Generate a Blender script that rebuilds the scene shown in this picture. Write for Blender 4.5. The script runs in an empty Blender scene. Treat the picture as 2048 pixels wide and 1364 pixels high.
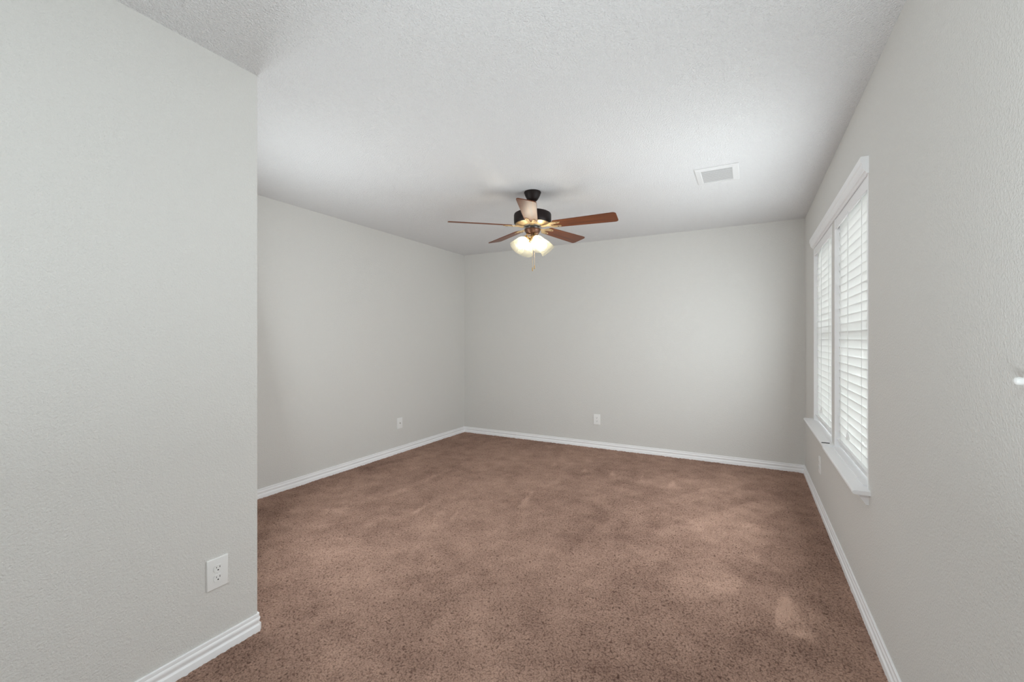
import bpy, bmesh, math
import numpy as np
from mathutils import Vector, Matrix

# ------------------------------------------------------------------ scene, camera, light
scene = bpy.context.scene
COL = scene.collection
R = math.radians

cam_d = bpy.data.cameras.new('camera')
cam_d.sensor_width = 36.0
cam_d.lens = 15.4234
cam_d.shift_y = -3.5 / 2048
cam_d.clip_start = 0.02
cam = bpy.data.objects.new('camera', cam_d)
COL.objects.link(cam)
cam.location = (0, 0, 1.281)
cam.rotation_euler = (R(90), 0, R(28.361))
scene.camera = cam

scene.view_settings.view_transform = 'Standard'
scene.view_settings.look = 'None'
scene.view_settings.gamma = 1.0
scene.view_settings.use_curve_mapping = False
scene.view_settings.exposure = -0.15
scene.cycles.max_bounces = 10
scene.cycles.diffuse_bounces = 7
scene.cycles.transparent_max_bounces = 24
scene.cycles.sample_clamp_indirect = 20.0

SKY_STRENGTH = 15.0
REAR_POWER = 30.0
BACK_FILL_POWER = 21.0
BULB_STRENGTH = 60.0
WIN_POWER = 20.0
WIN_UP = 3.0
ALCOVE_POWER = 30.0

world = bpy.data.worlds.new('sky')
scene.world = world
world.use_nodes = True
wb = world.node_tree.nodes['Background']
wb.inputs['Color'].default_value = (0.93, 0.97, 1.0, 1)
wb.inputs['Strength'].default_value = SKY_STRENGTH


def area(name, loc, rot, sx, sy, power, color):
    d = bpy.data.lights.new(name, 'AREA')
    d.shape = 'RECTANGLE'
    d.size, d.size_y = sx, sy
    d.energy = power
    d.color = color
    o = bpy.data.objects.new(name, d)
    COL.objects.link(o)
    o.location = loc
    o.rotation_euler = rot
    return o


# added fill, standing in for a flash bounced off the ceiling above the camera
area('bounce_fill', (0.08, 0.10, 0.85), (R(180), 0, 0), 0.5, 0.5, REAR_POWER, (0.86, 0.96, 1.0))
# unseen fill light added overhead behind the camera
area('back_fill', (-0.35, -0.9, 2.40), (0, 0, 0), 0.5, 0.5, BACK_FILL_POWER, (0.84, 0.95, 1.0))

# daylight that the two blinds let into the room, turned upward by their slats
for yc, k in ((2.94, 1.3), (3.93, 0.62)):
    area('window_daylight', (0.395, yc, 1.24), (0, R(90 + WIN_UP), 0), 1.05, 0.80, WIN_POWER * k, (0.90, 0.97, 1.0))

# fill light added in the alcove, out of view behind the near wall
area('alcove_fill', (-2.70, 1.42, 1.12), (R(90 + 8), 0, R(-46)), 1.1, 1.3, ALCOVE_POWER, (0.90, 0.97, 1.0))

# ------------------------------------------------------------------ dimensions (metres)
H = 2.44
XR, YB, XL, XN, YN = 0.4735, 5.034, -3.470, -1.9046, 1.1697
YR = -2.2            # wall behind the camera
T = 0.14             # wall thickness
WZ0, WZ1 = 0.600, 2.03
W_NEAR = (2.497, 3.385)
W_FAR = (3.480, 4.380)


# ------------------------------------------------------------------ helpers
def lin(r, g, b):
    f = lambda v: (v / 255 / 12.92) if v / 255 <= 0.04045 else ((v / 255 + 0.055) / 1.055) ** 2.4
    return (f(r), f(g), f(b), 1)


def tag(o, label=None, cat=None, group=None, kind=None):
    if label: o['label'] = label
    if cat: o['category'] = cat
    if group: o['group'] = group
    if kind: o['kind'] = kind
    return o


def thing(name, loc, label, cat, group=None, rot=(0, 0, 0)):
    o = bpy.data.objects.new(name, None)
    o.empty_display_size = 0.05
    COL.objects.link(o)
    o.location = loc
    o.rotation_euler = rot
    return tag(o, label, cat, group)


def finish(name, bm, mat, parent=None, smooth=None, bevel=0.0, seg=2):
    if bevel > 0:
        es = [e for e in bm.edges if len(e.link_faces) == 2 and e.calc_face_angle(0) > R(40)]
        bmesh.ops.bevel(bm, geom=es, offset=bevel, segments=seg, affect='EDGES', profile=0.5, clamp_overlap=True)
    bmesh.ops.recalc_face_normals(bm, faces=bm.faces)
    if smooth is not None:
        for f in bm.faces: f.smooth = True
        for e in bm.edges:
            if len(e.link_faces) == 2 and e.calc_face_angle(0) > R(smooth): e.smooth = False
    me = bpy.data.meshes.new(name)
    bm.to_mesh(me); bm.free()
    o = bpy.data.objects.new(name, me)
    COL.objects.link(o)
    if mat is not None: me.materials.append(mat)
    if parent is not None: o.parent = parent
    return o


def add_box(bm, x0, x1, y0, y1, z0, z1, M=None):
    vs = [bm.verts.new(Vector((x, y, z)) if M is None else M @ Vector((x, y, z)))
          for x in (x0, x1) for y in (y0, y1) for z in (z0, z1)]
    for i in ((0, 1, 3, 2), (4, 6, 7, 5), (0, 4, 5, 1), (2, 3, 7, 6), (0, 2, 6, 4), (1, 5, 7, 3)):
        bm.faces.new([vs[k] for k in i])
    return vs


def box(name, b, mat, parent=None, bevel=0.0, M=None, smooth=None):
    bm = bmesh.new()
    add_box(bm, *b, M=M)
    return finish(name, bm, mat, parent, bevel=bevel, smooth=smooth if smooth else (30 if bevel else None))


def add_lathe(bm, prof, n=40, M=None, cap0=True, cap1=True):
    """prof: list of (r, z); axis +Z"""
    M = M or Matrix()
    rings = []
    for r, z in prof:
        rings.append([bm.verts.new(M @ Vector((r * math.cos(2 * math.pi * k / n), r * math.sin(2 * math.pi * k / n), z)))
                      for k in range(n)])
    for a, b in zip(rings[:-1], rings[1:]):
        for k in range(n):
            bm.faces.new((a[k], a[(k + 1) % n], b[(k + 1) % n], b[k]))
    if cap0: bm.faces.new(rings[0][::-1])
    if cap1: bm.faces.new(rings[-1])


def lathe(name, prof, mat, parent=None, n=40, M=None, cap0=True, cap1=True, smooth=35):
    bm = bmesh.new()
    add_lathe(bm, prof, n, M, cap0, cap1)
    return finish(name, bm, mat, parent, smooth=smooth)


def add_tube(bm, pts, r, n=10):
    pts = [Vector(p) for p in pts]
    rs = r if isinstance(r, (list, tuple)) else [r] * len(pts)
    rings = []
    up = None
    for i, p in enumerate(pts):
        t = (pts[min(i + 1, len(pts) - 1)] - pts[max(i - 1, 0)]).normalized()
        if up is None:
            up = Vector((0, 0, 1)) if abs(t.z) < 0.9 else Vector((1, 0, 0))
        a = t.cross(up).normalized(); b = t.cross(a).normalized()
        up = -b if False else up
        rings.append([bm.verts.new(p + rs[i] * (a * math.cos(2 * math.pi * k / n) + b * math.sin(2 * math.pi * k / n)))
                      for k in range(n)])
    for A, B in zip(rings[:-1], rings[1:]):
        for k in range(n):
            bm.faces.new((A[k], A[(k + 1) % n], B[(k + 1) % n], B[k]))
    bm.faces.new(rings[0][::-1]); bm.faces.new(rings[-1])


def add_sweep(bm, prof, path):
    """prof: closed list (d, z); path: list of 2D points ((x,y), (ox,oy)) where o is the offset direction at that
    point scaled for the mitre; the profile is placed at p + d*o"""
    rings = []
    for (px, py), (ox, oy) in path:
        rings.append([bm.verts.new((px + d * ox, py + d * oy, z)) for d, z in prof])
    n = len(prof)
    for A, B in zip(rings[:-1], rings[1:]):
        for k in range(n):
            bm.faces.new((A[k], A[(k + 1) % n], B[(k + 1) % n], B[k]))
    bm.faces.new(rings[0][::-1]); bm.faces.new(rings[-1])


def add_extrude(bm, outline, z0, z1, fn=None):
    """outline 2D closed polygon, extruded z0..z1, optional deform fn(Vector)->Vector"""
    fn = fn or (lambda v: v)
    a = [bm.verts.new(fn(Vector((x, y, z0)))) for x, y in outline]
    b = [bm.verts.new(fn(Vector((x, y, z1)))) for x, y in outline]
    n = len(outline)
    bm.faces.new(a[::-1]); bm.faces.new(b)
    for k in range(n):
        bm.faces.new((a[k], a[(k + 1) % n], b[(k + 1) % n], b[k]))


# ------------------------------------------------------------------ materials
def mat(name, color, rough=0.5, metal=0.0, coat=0.0, spec=0.5):
    m = bpy.data.materials.new(name)
    m.use_nodes = True
    p = m.node_tree.nodes['Principled BSDF']
    p.inputs['Base Color'].default_value = color
    p.inputs['Roughness'].default_value = rough
    p.inputs['Metallic'].default_value = metal
    p.inputs['Coat Weight'].default_value = coat
    p.inputs['Specular IOR Level'].default_value = spec
    return m


def add_bump(m, layers, strength, dist):
    """layers: list of (scale, detail, weight)"""
    nt = m.node_tree
    N = nt.nodes; L = nt.links
    p = N['Principled BSDF']
    tc = N.new('ShaderNodeNewGeometry')
    acc = None
    for sc, det, w in layers:
        nz = N.new('ShaderNodeTexNoise')
        nz.inputs['Scale'].default_value = sc
        nz.inputs['Detail'].default_value = det
        nz.inputs['Roughness'].default_value = 0.55
        L.new(tc.outputs['Position'], nz.inputs['Vector'])
        mu = N.new('ShaderNodeMath'); mu.operation = 'MULTIPLY'
        mu.inputs[1].default_value = w
        L.new(nz.outputs['Fac'], mu.inputs[0])
        if acc is None: acc = mu.outputs[0]
        else:
            ad = N.new('ShaderNodeMath'); ad.operation = 'ADD'
            L.new(acc, ad.inputs[0]); L.new(mu.outputs[0], ad.inputs[1]); acc = ad.outputs[0]
    b = N.new('ShaderNodeBump')
    b.inputs['Strength'].default_value = strength
    b.inputs['Distance'].default_value = dist
    L.new(acc, b.inputs['Height'])
    L.new(b.outputs['Normal'], p.inputs['Normal'])
    return m


M_WALL = add_bump(mat('grey_wall_paint', (0.690, 0.680, 0.656, 1), 0.85, spec=0.12),
                  [(140, 2.0, 1.0), (290, 1.0, 0.4)], 0.85, 0.0031)
M_CEIL = add_bump(mat('textured_ceiling_paint', (0.825, 0.825, 0.83, 1), 0.9, spec=0.1),
                  [(120, 2.0, 1.0), (240, 1.0, 0.4)], 0.9, 0.0095)
M_TRIM = mat('white_gloss_trim', (0.90, 0.90, 0.91, 1), 0.35)
M_VENT = mat('white_vent_enamel', (0.70, 0.70, 0.70, 1), 0.5)
M_DUCT = mat('duct_grey', (0.50, 0.50, 0.50, 1), 0.9)
M_PLATE = mat('white_plastic', (0.84, 0.84, 0.83, 1), 0.35)
M_DARKHOLE = mat('dark_slot', (0.012, 0.012, 0.012, 1), 0.7)
M_VINYL = mat('white_window_vinyl', (0.84, 0.84, 0.84, 1), 0.4)
M_CORD = mat('white_cord', (0.83, 0.83, 0.82, 1), 0.7)
M_BLACK = mat('black_plastic', (0.01, 0.01, 0.011, 1), 0.45)
M_BRONZE = mat('dark_oil_rubbed_bronze', (0.012, 0.006, 0.005, 1), 0.5, 0.0, spec=0.25)
M_BROWN = mat('brown_bronze', (0.10, 0.045, 0.025, 1), 0.35, 0.6)
M_BRASS = mat('antique_brass', (0.62, 0.45, 0.24, 1), 0.33, 0.75)
M_STEEL = mat('steel_bracket', (0.35, 0.34, 0.33, 1), 0.3, 0.9)


def wood():
    m = mat('cherry_blade_veneer', (0.2, 0.07, 0.03, 1), 0.45, coat=0.4, spec=0.2)
    nt = m.node_tree; N = nt.nodes; L = nt.links
    p = N['Principled BSDF']
    p.inputs['Coat Roughness'].default_value = 0.42
    tc = N.new('ShaderNodeTexCoord')
    mp = N.new('ShaderNodeMapping'); mp.inputs['Scale'].default_value = (3, 60, 60)
    nz = N.new('ShaderNodeTexNoise'); nz.inputs['Scale'].default_value = 1.0; nz.inputs['Detail'].default_value = 4
    cr = N.new('ShaderNodeValToRGB')
    cr.color_ramp.elements[0].position = 0.3; cr.color_ramp.elements[0].color = (0.085, 0.018, 0.004, 1)
    cr.color_ramp.elements[1].position = 0.7; cr.color_ramp.elements[1].color = (0.185, 0.050, 0.010, 1)
    L.new(tc.outputs['Object'], mp.inputs['Vector']); L.new(mp.outputs['Vector'], nz.inputs['Vector'])
    L.new(nz.outputs['Fac'], cr.inputs['Fac']); L.new(cr.outputs['Color'], p.inputs['Base Color'])
    return m


M_WOOD = wood()


def translucent(name, color, trans, clear=0.0, gloss=0.1, rough=0.4):
    m = bpy.data.materials.new(name); m.use_nodes = True
    nt = m.node_tree; N = nt.nodes; L = nt.links
    p = N['Principled BSDF']; out = N['Material Output']
    p.inputs['Base Color'].default_value = color
    p.inputs['Roughness'].default_value = rough
    t = N.new('ShaderNodeBsdfTranslucent'); t.inputs['Color'].default_value = color
    mx = N.new('ShaderNodeMixShader'); mx.inputs[0].default_value = trans
    L.new(p.outputs[0], mx.inputs[1]); L.new(t.outputs[0], mx.inputs[2])
    res = mx
    if clear > 0:
        tr = N.new('ShaderNodeBsdfTransparent')
        m2 = N.new('ShaderNodeMixShader'); m2.inputs[0].default_value = clear
        L.new(mx.outputs[0], m2.inputs[1]); L.new(tr.outputs[0], m2.inputs[2]); res = m2
    L.new(res.outputs[0], out.inputs['Surface'])
    return m


M_SLAT = translucent('white_blind_slat', (0.84, 0.84, 0.83, 1), 0.24)
M_SHADE = translucent('frosted_shade_glass', (0.34, 0.32, 0.245, 1), 0.35, clear=0.72, rough=0.25)


def glass():
    m = bpy.data.materials.new('window_glass'); m.use_nodes = True
    nt = m.node_tree; N = nt.nodes; L = nt.links
    N.remove(N['Principled BSDF'])
    tr = N.new('ShaderNodeBsdfTransparent'); tr.inputs['Color'].default_value = (0.95, 0.97, 0.96, 1)
    gl = N.new('ShaderNodeBsdfGlossy'); gl.inputs['Roughness'].default_value = 0.02
    fr = N.new('ShaderNodeFresnel'); fr.inputs['IOR'].default_value = 1.45
    mx = N.new('ShaderNodeMixShader')
    L.new(fr.outputs[0], mx.inputs[0]); L.new(tr.outputs[0], mx.inputs[1]); L.new(gl.outputs[0], mx.inputs[2])
    L.new(mx.outputs[0], N['Material Output'].inputs['Surface'])
    return m


M_GLASS = glass()


def emit(name, color, strength):
    m = bpy.data.materials.new(name); m.use_nodes = True
    p = m.node_tree.nodes['Principled BSDF']
    p.inputs['Base Color'].default_value = (0.9, 0.9, 0.88, 1)
    p.inputs['Emission Color'].default_value = color
    p.inputs['Emission Strength'].default_value = strength
    return m


M_BULB = emit('lit_bulb', (1.0, 0.94, 0.80, 1), BULB_STRENGTH)


def carpet():
    m = mat('brown_plush_carpet', (0.3, 0.2, 0.16, 1), 1.0, spec=0.05)
    nt = m.node_tree; N = nt.nodes; L = nt.links
    p = N['Principled BSDF']
    p.inputs['Sheen Weight'].default_value = 0.05
    p.inputs['Sheen Roughness'].default_value = 0.6
    p.inputs['Sheen Tint'].default_value = (0.8, 0.65, 0.55, 1)
    geo = N.new('ShaderNodeNewGeometry')
    at = N.new('ShaderNodeAttribute'); at.attribute_name = 'pile'
    # tufts about a centimetre across, their outlines jostled by noise
    wob = N.new('ShaderNodeTexNoise'); wob.inputs['Scale'].default_value = 95; wob.inputs['Detail'].default_value = 2
    L.new(geo.outputs['Position'], wob.inputs['Vector'])
    wv = N.new('ShaderNodeVectorMath'); wv.operation = 'MULTIPLY_ADD'
    wv.inputs[1].default_value = (0.014, 0.014, 0.014)
    L.new(wob.outputs['Color'], wv.inputs[0]); L.new(geo.outputs['Position'], wv.inputs[2])
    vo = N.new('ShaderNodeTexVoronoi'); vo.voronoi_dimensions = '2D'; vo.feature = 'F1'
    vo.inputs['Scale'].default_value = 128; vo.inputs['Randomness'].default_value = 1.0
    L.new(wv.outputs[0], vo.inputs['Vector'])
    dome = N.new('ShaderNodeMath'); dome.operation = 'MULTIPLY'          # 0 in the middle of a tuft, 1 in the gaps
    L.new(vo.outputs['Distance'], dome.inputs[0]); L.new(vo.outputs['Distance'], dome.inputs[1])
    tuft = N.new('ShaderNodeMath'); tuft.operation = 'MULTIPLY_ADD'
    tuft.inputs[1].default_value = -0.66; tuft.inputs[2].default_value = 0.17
    L.new(dome.outputs[0], tuft.inputs[0])  # shade in the gaps between tufts goes into the base colour
    sm = N.new('ShaderNodeMath'); sm.operation = 'ADD'
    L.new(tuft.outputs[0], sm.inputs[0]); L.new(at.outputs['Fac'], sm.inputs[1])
    inv = N.new('ShaderNodeMath'); inv.operation = 'SUBTRACT'; inv.inputs[0].default_value = 1.0
    L.new(dome.outputs[0], inv.inputs[1])
    bp = N.new('ShaderNodeBump'); bp.inputs['Strength'].default_value = 0.8; bp.inputs['Distance'].default_value = 0.006
    L.new(inv.outputs[0], bp.inputs['Height']); L.new(bp.outputs['Normal'], p.inputs['Normal'])
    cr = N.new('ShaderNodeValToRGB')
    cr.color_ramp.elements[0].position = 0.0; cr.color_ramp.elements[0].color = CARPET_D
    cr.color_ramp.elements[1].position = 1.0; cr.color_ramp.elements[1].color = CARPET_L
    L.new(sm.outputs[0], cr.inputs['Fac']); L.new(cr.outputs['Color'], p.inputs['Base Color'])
    return m


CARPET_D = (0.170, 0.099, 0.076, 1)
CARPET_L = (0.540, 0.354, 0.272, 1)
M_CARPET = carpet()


# ------------------------------------------------------------------ the setting
def struct(o):
    o['kind'] = 'structure'
    return o


def smooth_noise(shape, sigma, rng):
    a = rng.standard_normal(shape)
    fy = np.fft.fftfreq(shape[0])[:, None]; fx = np.fft.rfftfreq(shape[1])[None, :]
    g = np.exp(-2 * (math.pi * sigma) ** 2 * (fx ** 2 + fy ** 2))
    b = np.fft.irfft2(np.fft.rfft2(a) * g, s=shape)
    return b / b.std()


def build_floor():
    rng = np.random.default_rng(11)
    x0, x1, y0, y1 = XL - 0.02, XR + 0.02, 0.72, YB + 0.02
    st = 0.0042
    nx = int((x1 - x0) / st) + 1; ny = int((y1 - y0) / st) + 1
    xs = np.linspace(x0, x1, nx); ys = np.linspace(y0, y1, ny)
    X, Y = np.meshgrid(xs, ys)
    h = 0.0010 * smooth_noise(X.shape, 0.7, rng) + 0.0009 * smooth_noise(X.shape, 1.6, rng)
    pit = smooth_noise(X.shape, 0.85, rng)
    pitk = np.clip((pit - 1.0) / 0.9, 0, 1)
    h -= 0.004 * pitk
    h += 0.0005 * smooth_noise(X.shape, 14, rng)
    h = np.clip(h, -0.012, 0.0045)
    # lay of the pile: broad patches, vacuum strokes, brushed wedges, plus painted window light
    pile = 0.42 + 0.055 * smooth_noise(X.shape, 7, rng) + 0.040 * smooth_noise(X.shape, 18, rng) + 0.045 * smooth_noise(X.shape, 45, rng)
    pile += 0.05 * smooth_noise(X.shape, 0.8, rng) - 0.12 * pitk  # pits darkened in colour for the shade inside them
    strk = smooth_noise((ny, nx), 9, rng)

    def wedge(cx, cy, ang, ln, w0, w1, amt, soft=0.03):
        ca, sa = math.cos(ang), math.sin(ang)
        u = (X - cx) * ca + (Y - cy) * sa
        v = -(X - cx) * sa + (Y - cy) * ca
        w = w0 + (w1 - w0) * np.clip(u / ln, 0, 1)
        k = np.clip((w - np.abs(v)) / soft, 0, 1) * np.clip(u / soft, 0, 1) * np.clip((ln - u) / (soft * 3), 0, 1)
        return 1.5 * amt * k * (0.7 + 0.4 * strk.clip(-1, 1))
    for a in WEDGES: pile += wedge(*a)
    V = np.stack([X, Y, h], -1).reshape(-1, 3)
    idx = np.arange(nx * ny).reshape(ny, nx)
    F = np.stack([idx[:-1, :-1], idx[:-1, 1:], idx[1:, 1:], idx[1:, :-1]], -1).reshape(-1, 4)
    # plain carpet behind the camera, out of sight
    n0 = len(V)
    V = np.concatenate([V, np.array([[x0 - .1, YR - 0.1, -0.014], [x1 + .1, YR - 0.1, -0.014], [x1 + .1, YB + .1, -0.014], [x0 - .1, YB + .1, -0.014]])])
    F = np.concatenate([F, np.array([[n0, n0 + 1, n0 + 2, n0 + 3]])])
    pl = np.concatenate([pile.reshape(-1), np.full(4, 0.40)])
    me = bpy.data.meshes.new('floor')
    me.vertices.add(len(V)); me.vertices.foreach_set('co', V.astype(np.float32).ravel())
    me.loops.add(F.size); me.loops.foreach_set('vertex_index', F.astype(np.int32).ravel())
    me.polygons.add(len(F)); me.polygons.foreach_set('loop_start', (np.arange(len(F)) * 4).astype(np.int32))
    me.polygons.foreach_set('use_smooth', np.ones(len(F), dtype=bool))
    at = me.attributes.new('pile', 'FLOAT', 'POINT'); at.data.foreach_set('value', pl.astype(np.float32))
    me.update(calc_edges=True)
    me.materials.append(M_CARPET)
    o = bpy.data.objects.new('floor', me); COL.objects.link(o)
    return struct(o)


WEDGES = [  # brushed marks, plus broad strips near the window painting its light in
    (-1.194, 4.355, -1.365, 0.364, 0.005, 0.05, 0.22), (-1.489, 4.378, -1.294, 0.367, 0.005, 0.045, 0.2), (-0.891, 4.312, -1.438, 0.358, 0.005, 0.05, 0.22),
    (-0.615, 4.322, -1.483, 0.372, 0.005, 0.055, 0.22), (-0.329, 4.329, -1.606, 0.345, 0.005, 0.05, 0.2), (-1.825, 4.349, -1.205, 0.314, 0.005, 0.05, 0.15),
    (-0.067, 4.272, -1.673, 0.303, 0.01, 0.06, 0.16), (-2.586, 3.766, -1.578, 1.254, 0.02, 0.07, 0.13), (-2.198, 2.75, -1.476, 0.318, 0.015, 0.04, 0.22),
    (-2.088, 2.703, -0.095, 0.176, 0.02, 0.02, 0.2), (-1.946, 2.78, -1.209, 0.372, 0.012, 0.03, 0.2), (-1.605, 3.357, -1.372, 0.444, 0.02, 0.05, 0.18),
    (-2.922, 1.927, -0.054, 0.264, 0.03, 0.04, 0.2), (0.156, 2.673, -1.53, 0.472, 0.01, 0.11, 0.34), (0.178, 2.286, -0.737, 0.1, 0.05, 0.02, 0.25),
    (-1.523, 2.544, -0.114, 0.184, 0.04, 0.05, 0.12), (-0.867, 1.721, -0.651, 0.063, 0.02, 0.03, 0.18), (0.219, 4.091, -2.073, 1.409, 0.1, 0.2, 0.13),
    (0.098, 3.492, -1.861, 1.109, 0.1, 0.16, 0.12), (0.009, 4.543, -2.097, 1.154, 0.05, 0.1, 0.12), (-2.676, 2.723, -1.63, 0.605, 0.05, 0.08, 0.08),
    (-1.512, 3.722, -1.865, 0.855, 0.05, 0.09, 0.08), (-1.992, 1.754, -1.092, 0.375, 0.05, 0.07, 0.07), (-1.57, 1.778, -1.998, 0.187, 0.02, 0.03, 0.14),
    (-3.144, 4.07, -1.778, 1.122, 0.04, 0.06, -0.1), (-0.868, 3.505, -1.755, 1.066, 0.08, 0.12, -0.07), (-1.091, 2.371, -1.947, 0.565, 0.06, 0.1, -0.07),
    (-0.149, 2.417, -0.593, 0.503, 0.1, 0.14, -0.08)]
build_floor()

struct(box('ceiling', (XL - T, XR + T, YR - T, YB + T, H, H + 0.12), M_CEIL))
struct(box('wall_back', (XL - T, XR + T, YB, YB + T, -0.05, H), M_WALL))
struct(box('wall_left', (XL - T, XL, YN - 0.1, YB, -0.05, H), M_WALL))
# block of wall on the near left whose end shows as the outside corner
bm = bmesh.new()
add_box(bm, XL - T, XN, YR - T, YN, -0.05, H)
es = [e for e in bm.edges if all(abs(v.co.x - XN) < 1e-5 and abs(v.co.y - YN) < 1e-5 for v in e.verts)]
bmesh.ops.bevel(bm, geom=es, offset=0.006, segments=4, affect='EDGES', profile=0.5)
struct(finish('wall_partition', bm, M_WALL, smooth=30))

# right wall with the two window openings
bm = bmesh.new()
a0, a1 = W_NEAR; b0, b1 = W_FAR
for y0, y1, z0, z1 in ((YR - T, a0, -0.05, H), (a1, b0, -0.05, H), (b1, YB, -0.05, H),
                       (a0, a1, -0.05, WZ0 - 0.016), (b0, b1, -0.05, WZ0 - 0.016), (a0, a1, WZ1, H), (b0, b1, WZ1, H)):
    add_box(bm, XR, XR + T, y0, y1, z0, z1)
struct(finish('wall_right', bm, M_WALL))
struct(box('wall_rear', (XN - 0.05, XR + T, YR - T, YR, -0.05, H), M_WALL))

# baseboards
BB = [(0, .0745), (.0055, .0745), (.0075, .0730), (.0080, .0705), (.0080, .0625), (.0066, .0605), (.0072, .0592),
      (.0098, .0560), (.0115, .0515), (.0115, .0470), (.0098, .0420), (.0086, .0375), (.0088, .0340), (.0112, .0300),
      (.0140, .0275), (.0150, .0245), (.0150, -.012), (0, -.012)]


def baseboard(name, path):
    bm = bmesh.new()
    add_sweep(bm, BB, path)
    return struct(finish(name, bm, M_TRIM, smooth=25))


baseboard('baseboard_left', [((XL, YN), (1, 0)), ((XL, YB), (1, -1))])
baseboard('baseboard_back', [((XL, YB), (1, -1)), ((XR, YB), (-1, -1))])
baseboard('baseboard_right', [((XR, YB), (-1, -1)), ((XR, YR), (-1, 0))])
baseboard('baseboard_partition', [((XN, YR), (1, 0)), ((XN, YN - 0.004), (1, 0.3)), ((XN - 0.004, YN), (0.3, 1)), ((XL + .016, YN), (0, 1))])

# ------------------------------------------------------------------ windows (frame, pane, sill)
def window(name, y0, y1, sill_z, s0, s1, label):
    X0 = XR + 0.082
    fr = bmesh.new()
    w = 0.058
    for a, b, c, d in ((y0, y0 + w, WZ0, WZ1), (y1 - w, y1, WZ0, WZ1), (y0 + w, y1 - w, WZ0, WZ0 + w), (y0 + w, y1 - w, WZ1 - w, WZ1),
                       (y0 + w, y1 - w, (WZ0 + WZ1) / 2 - .02, (WZ0 + WZ1) / 2 + .02)):
        add_box(fr, X0, X0 + 0.055, a, b, c, d)
    root = finish(name, fr, M_VINYL)
    struct(root)
    root['label'] = label
    box('pane', (X0 + .024, X0 + .030, y0 + w, y1 - w, WZ0 + w, WZ1 - w), M_GLASS, root)
    # white liner boards on the two sides of the opening
    for q in (y0, y1 - 0.018):
        box('jamb', (XR - 0.001, X0, q, q + 0.018, sill_z, WZ1 - 0.001), M_TRIM, root)
    # stool board with rounded nose, running out past the opening
    prof = [(XR + 0.062, sill_z), (XR - 0.058, sill_z), (XR - 0.064, sill_z - .003), (XR - 0.066, sill_z - .009),
            (XR - 0.064, sill_z - .015), (XR - 0.058, sill_z - .018), (XR + 0.0, sill_z - .018), (XR + 0.062, sill_z - .018)]
    bm = bmesh.new()
    # horns only in front of the wall plane
    i0, i1 = max(s0, y0), min(s1, y1)
    pf = [p for p in prof if p[0] < XR] + [(XR, sill_z - .018), (XR, sill_z)]
    pf = [(XR, sill_z)] + [p for p in prof if p[0] < XR - 1e-4] + [(XR, sill_z - .018)]
    A = [bm.verts.new((x, s0, z)) for x, z in pf]; B = [bm.verts.new((x, s1, z)) for x, z in pf]
    bm.faces.new(A); bm.faces.new(B[::-1])
    for k in range(len(pf)):
        j = (k + 1) % len(pf)
        bm.faces.new((A[k], B[k], B[j], A[j]))
    add_box(bm, XR, XR + 0.082, y0, y1, sill_z - .018, sill_z)
    finish('window_sill', bm, M_TRIM, root, smooth=40)
    return root


SZ = 0.606
w1 = window('window_1', *W_NEAR, SZ, 2.455, 3.372, 'nearer white window behind closed blinds')
w2 = window('window_2', *W_FAR, SZ + 0.009, 3.374, 4.450, 'farther white window behind closed blinds, next to the back corner')
# low inner ledge on the nearer sill
box('inner_ledge', (XR - 0.012, XR + 0.060, W_NEAR[0] + 0.045, W_NEAR[1] - 0.004, SZ, SZ + 0.006), M_TRIM, w1, bevel=0.002)


def molding(name, prof, y0, y1):
    bm = bmesh.new()
    A = [bm.verts.new((x, y0, z)) for x, z in prof]; B = [bm.verts.new((x, y1, z)) for x, z in prof]
    bm.faces.new(A); bm.faces.new(B[::-1])
    for k in range(len(prof)):
        j = (k + 1) % len(prof)
        bm.faces.new((A[k], B[k], B[j], A[j]))
    return struct(finish(name, bm, M_TRIM, smooth=25))


# stepped crown across the heads of both windows, and the raked apron under the sills
molding('trim_1', [(XR, 2.104), (XR - .030, 2.104), (XR - .031, 2.086), (XR - .029, 2.076), (XR - .0245, 2.070), (XR - .0245, 2.060),
                   (XR - .022, 2.049), (XR - .0175, 2.043), (XR - .0175, 2.038), (XR - .010, 2.034), (XR - .006, 2.027), (XR, 2.027)],
        2.488, 4.388)
molding('trim_2', [(XR, SZ - .018), (XR - .040, SZ - .018), (XR - .041, SZ - .026), (XR - .034, SZ - .036), (XR - .019, SZ - .056),
                   (XR - .011, SZ - .069), (XR, SZ - .069)], 2.490, 4.400)


# ------------------------------------------------------------------ blinds
def slat_mesh(w):
    """cambered slat, length along Y (0..w), chord along X, 50 mm wide"""
    bm = bmesh.new()
    n = 6; t = 0.0014
    top, bot = [], []
    for k in range(n + 1):
        u = -0.0264 + 0.0528 * k / n
        zc = 0.0020 * (1 - (u / 0.0264) ** 2)
        top.append((u, zc + t)); bot.append((u, zc - t))
    ring = top + bot[::-1]
    A = [bm.verts.new((x, 0, z)) for x, z in ring]; B = [bm.verts.new((x, w, z)) for x, z in ring]
    bm.faces.new(A); bm.faces.new(B[::-1])
    for k in range(len(ring)):
        j = (k + 1) % len(ring)
        bm.faces.new((A[k], B[k], B[j], A[j]))
    bmesh.ops.recalc_face_normals(bm, faces=bm.faces)
    for f in bm.faces: f.smooth = True
    for e in bm.edges:
        if len(e.link_faces) == 2 and e.calc_face_angle(0) > R(40): e.smooth = False
    me = bpy.data.meshes.new('slat'); bm.to_mesh(me); bm.free()
    me.materials.append(M_SLAT)
    return me


BX = XR + 0.024      # middle plane of the slats
PITCH = 0.0472
TILT = 83.0


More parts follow.
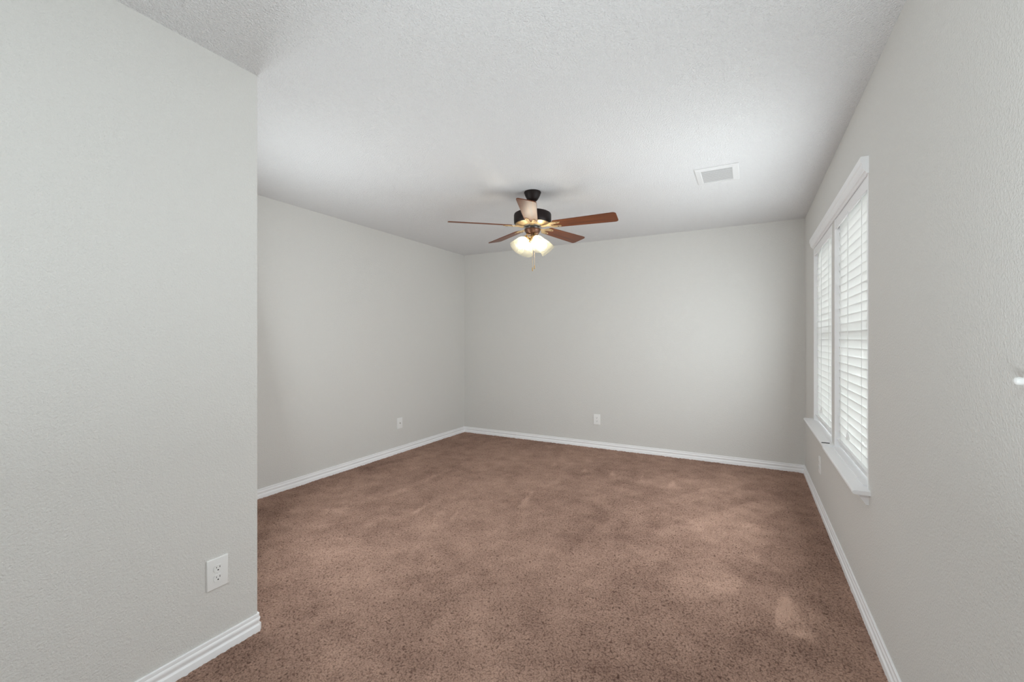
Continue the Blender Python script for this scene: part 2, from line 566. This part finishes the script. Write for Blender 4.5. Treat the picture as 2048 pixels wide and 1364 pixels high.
def blind(y0, y1, label, bottom):
    y0 += 0.0195; y1 -= 0.0195
    w = y1 - y0
    root = thing('window_blind', (BX, y0, WZ1), label, 'blind', 'closed white blinds on the two windows')
    L = lambda z: z - WZ1
    box('headrail', (-0.012, 0.032, 0.0, w, L(1.985), L(2.026)), M_VINYL, root)
    # valance board in front of the headrail
    bm = bmesh.new()
    add_box(bm, -0.0225, -0.0150, -0.002, w + 0.002, L(1.966), L(2.028))
    finish('valance', bm, M_TRIM, root, bevel=0.002, smooth=30)
    me = slat_mesh(w)
    first = None
    rail_z = bottom + 0.034
    zl = rail_z + 0.046
    nsl = round((1.962 - zl) / PITCH)
    for k in range(nsl + 1):
        o = bpy.data.objects.new('slat', me) if first is None else first.copy()
        first = first or o
        COL.objects.link(o); o.parent = root
        o.location = (0, 0, L(1.962 - (1.962 - zl) * k / nsl))
        o.rotation_euler = (0, R(TILT + 0.5 * math.sin(k * 2.3)), 0)
    Mx = Matrix.Translation((0, 0, L(rail_z))) @ Matrix.Rotation(R(68), 4, 'Y')
    bm = bmesh.new(); add_box(bm, -0.025, 0.025, 0, w, -0.007, 0.007, M=Mx)
    finish('bottom_rail', bm, M_VINYL, root, bevel=0.003, smooth=30)
    for f in (0.17, 0.83):
        bm = bmesh.new()
        for dx in (-0.0195, 0.0195):
            add_tube(bm, [(dx, w * f, L(1.985)), (dx, w * f, L(rail_z) + 0.004)], 0.0009, 6)
        finish('ladder_cord', bm, M_CORD, root)
    # lift cords with a tassel
    bm = bmesh.new()
    for dy in (0, 0.006):
        add_tube(bm, [(-0.0245, w * 0.52 + dy, L(1.975)), (-0.025, w * 0.52 + dy, L(1.2)), (-0.025, w * 0.52 + 0.003, L(0.775))], 0.0011, 6)
    c = finish('lift_cord', bm, M_CORD, root)
    lathe('tassel', [(0.0018, 0.0), (0.0045, -0.008), (0.0085, -0.034), (0.0090, -0.040), (0.0070, -0.043)], M_CORD, c, n=14,
          M=Matrix.Translation((-0.026, w * 0.52 + 0.003, L(0.777))))
    return root


blind(*W_NEAR, 'closed white slatted blind on the nearer of the two windows', SZ + 0.002)
blind(*W_FAR, 'closed white slatted blind on the farther window, next to the back corner', SZ + 0.006)

# black strip lying on the sill
bm = bmesh.new()
add_extrude(bm, [(-.022, -.004), (.016, -.005), (.022, -.001), (.021, .004), (-.012, .005), (-.022, .003)], 0, 0.004)
o = finish('sill_clip', bm, M_BLACK, bevel=0.0008, smooth=30)
o.location = (0.433, 3.43, SZ + 0.009)
tag(o, 'small black plastic strip lying on the white window sill', 'clip')


# ------------------------------------------------------------------ wall plates
def plate_mesh(parent, w=0.081, h=0.122):
    bm = bmesh.new(); add_box(bm, -w / 2, w / 2, 0, 0.0062, -h / 2, h / 2)
    es = [e for e in bm.edges if all(v.co.y > 0.005 for v in e.verts)]
    bmesh.ops.bevel(bm, geom=es, offset=0.0035, segments=3, affect='EDGES', profile=0.6)
    return finish('cover_plate', bm, M_PLATE, parent, smooth=50)


def face_outline():
    pts = []
    for k in range(40):
        a = 2 * math.pi * k / 40
        x = 0.0175 * math.cos(a); z = 0.0175 * math.sin(a)
        pts.append((max(-0.0165, min(0.0165, x)), max(-0.0142, min(0.0142, z))))
    return pts


def outlet(loc, rz, label, group='duplex electrical outlets on the walls'):
    """local +Y points out of the wall"""
    root = thing('electrical_outlet', loc, label, 'outlet', group, rot=(0, 0, rz))
    plate_mesh(root)
    F = lambda v: Vector((v.x, v.z, v.y))
    for zc in (0.0195, -0.0195):
        bm = bmesh.new()
        add_extrude(bm, face_outline(), 0.005, 0.0085, fn=lambda v: F(v) + Vector((0, 0, zc)))
        r = finish('receptacle', bm, M_PLATE, root, bevel=0.0006, smooth=40)
        bm = bmesh.new()
        y0, y1 = 0.0080, 0.00875
        add_box(bm, -0.0077, -0.0055, y0, y1, zc + .0010, zc + .0085)
        add_box(bm, 0.0055, 0.0075, y0, y1, zc + .0018, zc + .0080)
        add_lathe(bm, [(0.0027, y0), (0.0027, y1)], 16, M=Matrix.Translation((0, 0, zc - .0062)) @ Matrix.Rotation(R(-90), 4, 'X'))
        finish('slot', bm, M_DARKHOLE, r)
    lathe('screw', [(0.0032, 0.0060), (0.0030, 0.0072), (0.0018, 0.0075)], M_PLATE, root, n=14, M=Matrix.Rotation(R(-90), 4, 'X'))
    return root


outlet((XN, 1.001, 0.332), R(-90), 'white duplex outlet low on the nearest left wall, just above its baseboard')
outlet((-1.577, YB, 0.334), R(180), 'white duplex outlet low on the back wall')
outlet((XR, 4.010, 0.333), R(90), 'white duplex outlet under the window sill on the right wall')
j = thing('cable_jack', (XL, 3.757, 0.335), 'white wall plate with one round jack on the far left wall', 'wall plate', rot=(0, 0, R(-90)))
plate_mesh(j)
RX = Matrix.Rotation(R(-90), 4, 'X')
c = lathe('jack_connector', [(0.0065, 0.005), (0.0065, 0.0085), (0.0048, 0.009), (0.0048, 0.013), (0.0036, 0.013), (0.0036, 0.009)], M_STEEL, j, n=18, M=RX)
for s in (1, -1):
    lathe('screw', [(0.0030, 0.0060), (0.0028, 0.0072), (0.0016, 0.0075)], M_PLATE, j, n=14, M=Matrix.Translation((0, 0, s * 0.042)) @ RX)

# white peg at the right picture edge
pg = thing('wall_peg', (XR, 1.205, 1.2005), 'rounded white peg sticking out of the near right wall', 'peg')
RYm = Matrix.Rotation(R(-90), 4, 'Y')
lathe('mounting_rosette', [(0.020, 0.0), (0.020, 0.003), (0.017, 0.0055)], M_PLATE, pg, n=28, M=RYm)
lathe('peg_shaft', [(0.0070, 0.004), (0.0070, 0.010), (0.0080, 0.014), (0.0082, 0.018), (0.0070, 0.0215), (0.0040, 0.0235), (0.001, 0.024)], M_PLATE, pg, n=24, M=RYm)

# ------------------------------------------------------------------ ceiling vent
v = thing('ceiling_vent', (-0.196, 3.397, H), 'white louvered air vent in the ceiling near the windows', 'vent')
bm = bmesh.new()
ox, oy, ix, iy = 0.137, 0.165, 0.096, 0.122


def frame_ring(bm, o, i, z):
    return [bm.verts.new((sx * a, sy * b, z)) for (a, b) in ((o, i),) for sx, sy in ((-1, -1), (1, -1), (1, 1), (-1, 1))]


rg = [frame_ring(bm, ox, oy, 0.0), frame_ring(bm, ox, oy, -0.004), frame_ring(bm, ox - .006, oy - .006, -0.007),
      frame_ring(bm, ix + .004, iy + .004, -0.010), frame_ring(bm, ix, iy, -0.009), frame_ring(bm, ix, iy, 0.0)]
for A, B in zip(rg[:-1], rg[1:]):
    for k in range(4):
        bm.faces.new((A[k], A[(k + 1) % 4], B[(k + 1) % 4], B[k]))
finish('vent_frame', bm, M_VENT, v)
box('vent_backing', (-ix, ix, -iy, iy, -0.0015, -0.0003), M_DUCT, v)
bm = bmesh.new()
nl = 13
for k in range(nl):
    yy = -iy + (k + 0.5) * 2 * iy / nl
    add_box(bm, -ix, ix, -0.0066, 0.0066, -0.0006, 0.0006, M=Matrix.Translation((0, yy, -0.0055)) @ Matrix.Rotation(R(3), 4, 'X'))
finish('louver', bm, M_VENT, v)

# ------------------------------------------------------------------ ceiling fan
FX, FY = -1.498, 3.115
fan = thing('ceiling_fan', (FX, FY, H), 'five-blade brown ceiling fan with four lit frosted lamp shades', 'ceiling fan')
Z = lambda z: z - H
lathe('canopy', [(0.050, 0.0), (0.0640, 0.0), (0.0665, -0.004), (0.0660, -0.010), (0.0580, -0.032), (0.0450, -0.056), (0.0330, -0.070), (0.0180, -0.074)], M_BRONZE, fan)
lathe('downrod', [(0.0125, -0.070), (0.0125, Z(2.285))], M_BRONZE, fan, n=20)
lathe('motor_housing', [(0.020, Z(2.300)), (0.040, Z(2.298)), (0.048, Z(2.288)), (0.090, Z(2.281)), (0.130, Z(2.274)), (0.1430, Z(2.266)),
                        (0.1465, Z(2.256)), (0.1465, Z(2.215)), (0.1450, Z(2.196)), (0.1400, Z(2.188)), (0.100, Z(2.186))], M_BRONZE, fan, n=64)
lathe('motor_base', [(0.136, Z(2.189)), (0.134, Z(2.184)), (0.112, Z(2.177)), (0.090, Z(2.171)), (0.070, Z(2.169)), (0.050, Z(2.168))], M_BRASS, fan, n=56)
# flywheel ring and mounting collar between motor and lamp kit
lathe('switch_housing', [(0.074, Z(2.170)), (0.074, Z(2.162)), (0.046, Z(2.158)), (0.042, Z(2.150)), (0.048, Z(2.146))], M_STEEL, fan)
lathe('lamp_fitter', [(0.052, Z(2.148)), (0.0635, Z(2.146)), (0.0640, Z(2.139)), (0.0600, Z(2.130)), (0.0520, Z(2.115)), (0.0420, Z(2.103)), (0.028, Z(2.097)), (0.012, Z(2.094))], M_BROWN, fan)
lathe('finial', [(0.016, Z(2.098)), (0.020, Z(2.092)), (0.014, Z(2.086)), (0.0165, Z(2.080)), (0.0175, Z(2.056)), (0.0165, Z(2.050)), (0.010, Z(2.046)), (0.006, Z(2.040)), (0.001, Z(2.037))], M_BRASS, fan, n=28)

ANG0 = 4.0
BLADE_Z = Z(2.170)
BP = R(-13)


def sstep(a, b, x):
    t = max(0.0, min(1.0, (x - a) / (b - a)))
    return t * t * (3 - 2 * t)


def blade_outline():
    r0, r1 = 0.170, 0.660
    w0, w1 = 0.052, 0.0675
    pts = []
    # root: slightly rounded
    def arc(cx, cy, r, a0, a1, n=6):
        return [(cx + r * math.cos(R(a0 + (a1 - a0) * k / n)), cy + r * math.sin(R(a0 + (a1 - a0) * k / n))) for k in range(n + 1)]
    pts += arc(r0 + 0.018, -w0 + 0.018, 0.018, 180, 270)
    for k in range(1, 8):
        t = k / 8
        pts.append((r0 + 0.03 + (r1 - 0.06 - r0) * t, -(w0 + (w1 - w0) * t)))
    pts += arc(r1 - 0.024, -w1 + 0.024, 0.024, 270, 360)
    pts += arc(r1 - 0.024, w1 - 0.024, 0.024, 0, 90)
    for k in range(7, 0, -1):
        t = k / 8
        pts.append((r0 + 0.03 + (r1 - 0.06 - r0) * t, (w0 + (w1 - w0) * t)))
    pts += arc(r0 + 0.018, w0 - 0.018, 0.018, 90, 180)
    return pts


def iron_half(s):
    return [(x, s * y) for x, y in ((0.060, 0.016), (0.080, 0.0135), (0.100, 0.0115), (0.118, 0.0125), (0.134, 0.0200), (0.148, 0.0340),
                                    (0.158, 0.0420), (0.172, 0.0440), (0.214, 0.0400), (0.226, 0.0350), (0.230, 0.0280), (0.226, 0.0200),
                                    (0.214, 0.0150), (0.180, 0.0110), (0.165, 0.0060))]


def iron_outline():
    return iron_half(1) + iron_half(-1)[::-1]


def pitch(v):
    """twists the outer end of a blade iron into the pitch of the blade"""
    a = BP * sstep(0.09, 0.16, v.x)
    return Vector((v.x, v.y * math.cos(a) - v.z * math.sin(a), v.y * math.sin(a) + v.z * math.cos(a)))


bm = bmesh.new()
cp, sp = math.cos(BP), math.sin(BP)
add_extrude(bm, blade_outline(), -0.003, 0.003, fn=lambda v: Vector((v.x, v.y * cp - v.z * sp, v.y * sp + v.z * cp)))
bl0 = finish('blade', bm, M_WOOD, None, bevel=0.0012, smooth=30)
bm = bmesh.new()
n = len(iron_half(1))
# iron as a strip of quads between the outer and inner contours would twist badly, so fill each prong and the neck
out = iron_outline()
add_extrude(bm, out, -0.0085, -0.0035, fn=pitch)
ir0 = finish('blade_iron', bm, M_BRASS, None, bevel=0.0010, smooth=35)
sc0 = [lathe('screw', [(0.0050, -0.0086), (0.0046, -0.0105), (0.0020, -0.0115)], M_BROWN, None, n=12, smooth=40,
             M=Matrix.Rotation(BP, 4, 'X') @ Matrix.Translation((sx, sy, 0))) for sx, sy in ((0.205, 0.028), (0.205, -0.028), (0.160, 0.0))]
for i in range(5):
    b = bl0 if i == 0 else bl0.copy()
    r_ = ir0 if i == 0 else ir0.copy()
    scs = sc0 if i == 0 else [q.copy() for q in sc0]
    if i:
        COL.objects.link(b); COL.objects.link(r_)
        for q in scs: COL.objects.link(q)
    for o in (b, r_):
        o.parent = fan
        o.location = (0, 0, BLADE_Z)
        o.rotation_euler = (0, 0, R(ANG0 + 72 * i))
    for q in scs: q.parent = r_

# lamps: arm, socket, bell shade, bulb
SHADE = [(0.0200, 0.000), (0.0235, 0.004), (0.0330, 0.016), (0.0430, 0.034), (0.0500, 0.055), (0.0545, 0.078), (0.0580, 0.100), (0.0625, 0.118)]
shade_in = [(r - 0.0028, z) for r, z in SHADE][::-1]
TILT_L = R(44)
lamp_src = None
for i, az in enumerate((51, 141, 231, 321)):
    # local frame: +Z along the shade axis (outward and down)
    Mz = Matrix.Rotation(R(az), 4, 'Z')
    neck = Vector((0.058, 0, Z(2.070)))
    axis = Matrix.Translation(neck) @ Matrix.Rotation(math.pi - TILT_L, 4, 'Y')
    MM = Mz @ axis
    bm = bmesh.new()
    pts = [Mz @ Vector(p) for p in ((0.030, 0, Z(2.108)), (0.044, 0, Z(2.104)), (0.052, 0, Z(2.092)), (0.052, 0, Z(2.078)))]
    add_tube(bm, pts, 0.0065, 10)
    arm = finish('lamp_arm', bm, M_BRASS, fan, smooth=50)
    lathe('socket', [(0.012, -0.020), (0.019, -0.016), (0.0230, -0.004), (0.0235, 0.006), (0.0175, 0.008)], M_BRASS, arm, n=24, M=MM)
    bm = bmesh.new()
    add_lathe(bm, SHADE + shade_in, 40, MM, cap0=False, cap1=False)
    sh = finish('lamp_shade', bm, M_SHADE, fan, smooth=60)
    lathe('bulb', [(0.010, 0.008), (0.011, 0.022), (0.017, 0.036), (0.0235, 0.050), (0.0245, 0.060), (0.0205, 0.073), (0.011, 0.081), (0.002, 0.083)], M_BULB, sh, n=20, M=MM)

# two pull chains with fobs
cd = Vector((math.cos(R(28.4)), math.sin(R(28.4)), 0))
fd = Vector((math.sin(R(28.4)), -math.cos(R(28.4)), 0))      # towards the viewer
for dx, dy, zb in ((-0.002, 0.040, 1.838), (0.014, 0.034, 1.856)):
    p = cd * dx + fd * dy
    bm = bmesh.new()
    top = 2.112
    add_tube(bm, [(p.x * .8, p.y * .8, Z(top + .006)), (p.x, p.y, Z(top)), (p.x, p.y, Z(zb))], 0.0012, 6)
    kk = int((top - zb) / 0.0060)
    for k in range(kk):
        bmesh.ops.create_icosphere(bm, subdivisions=1, radius=0.0023, matrix=Matrix.Translation((p.x, p.y, Z(top - k * 0.0060))))
    ch = finish('pull_chain', bm, M_BRASS, fan, smooth=60)
    lathe('fob', [(0.0015, 0.004), (0.0042, 0.0), (0.0052, -0.008), (0.0045, -0.020), (0.0058, -0.024), (0.0030, -0.028)], M_BRASS, ch, n=14,
          M=Matrix.Translation((p.x, p.y, Z(zb))))
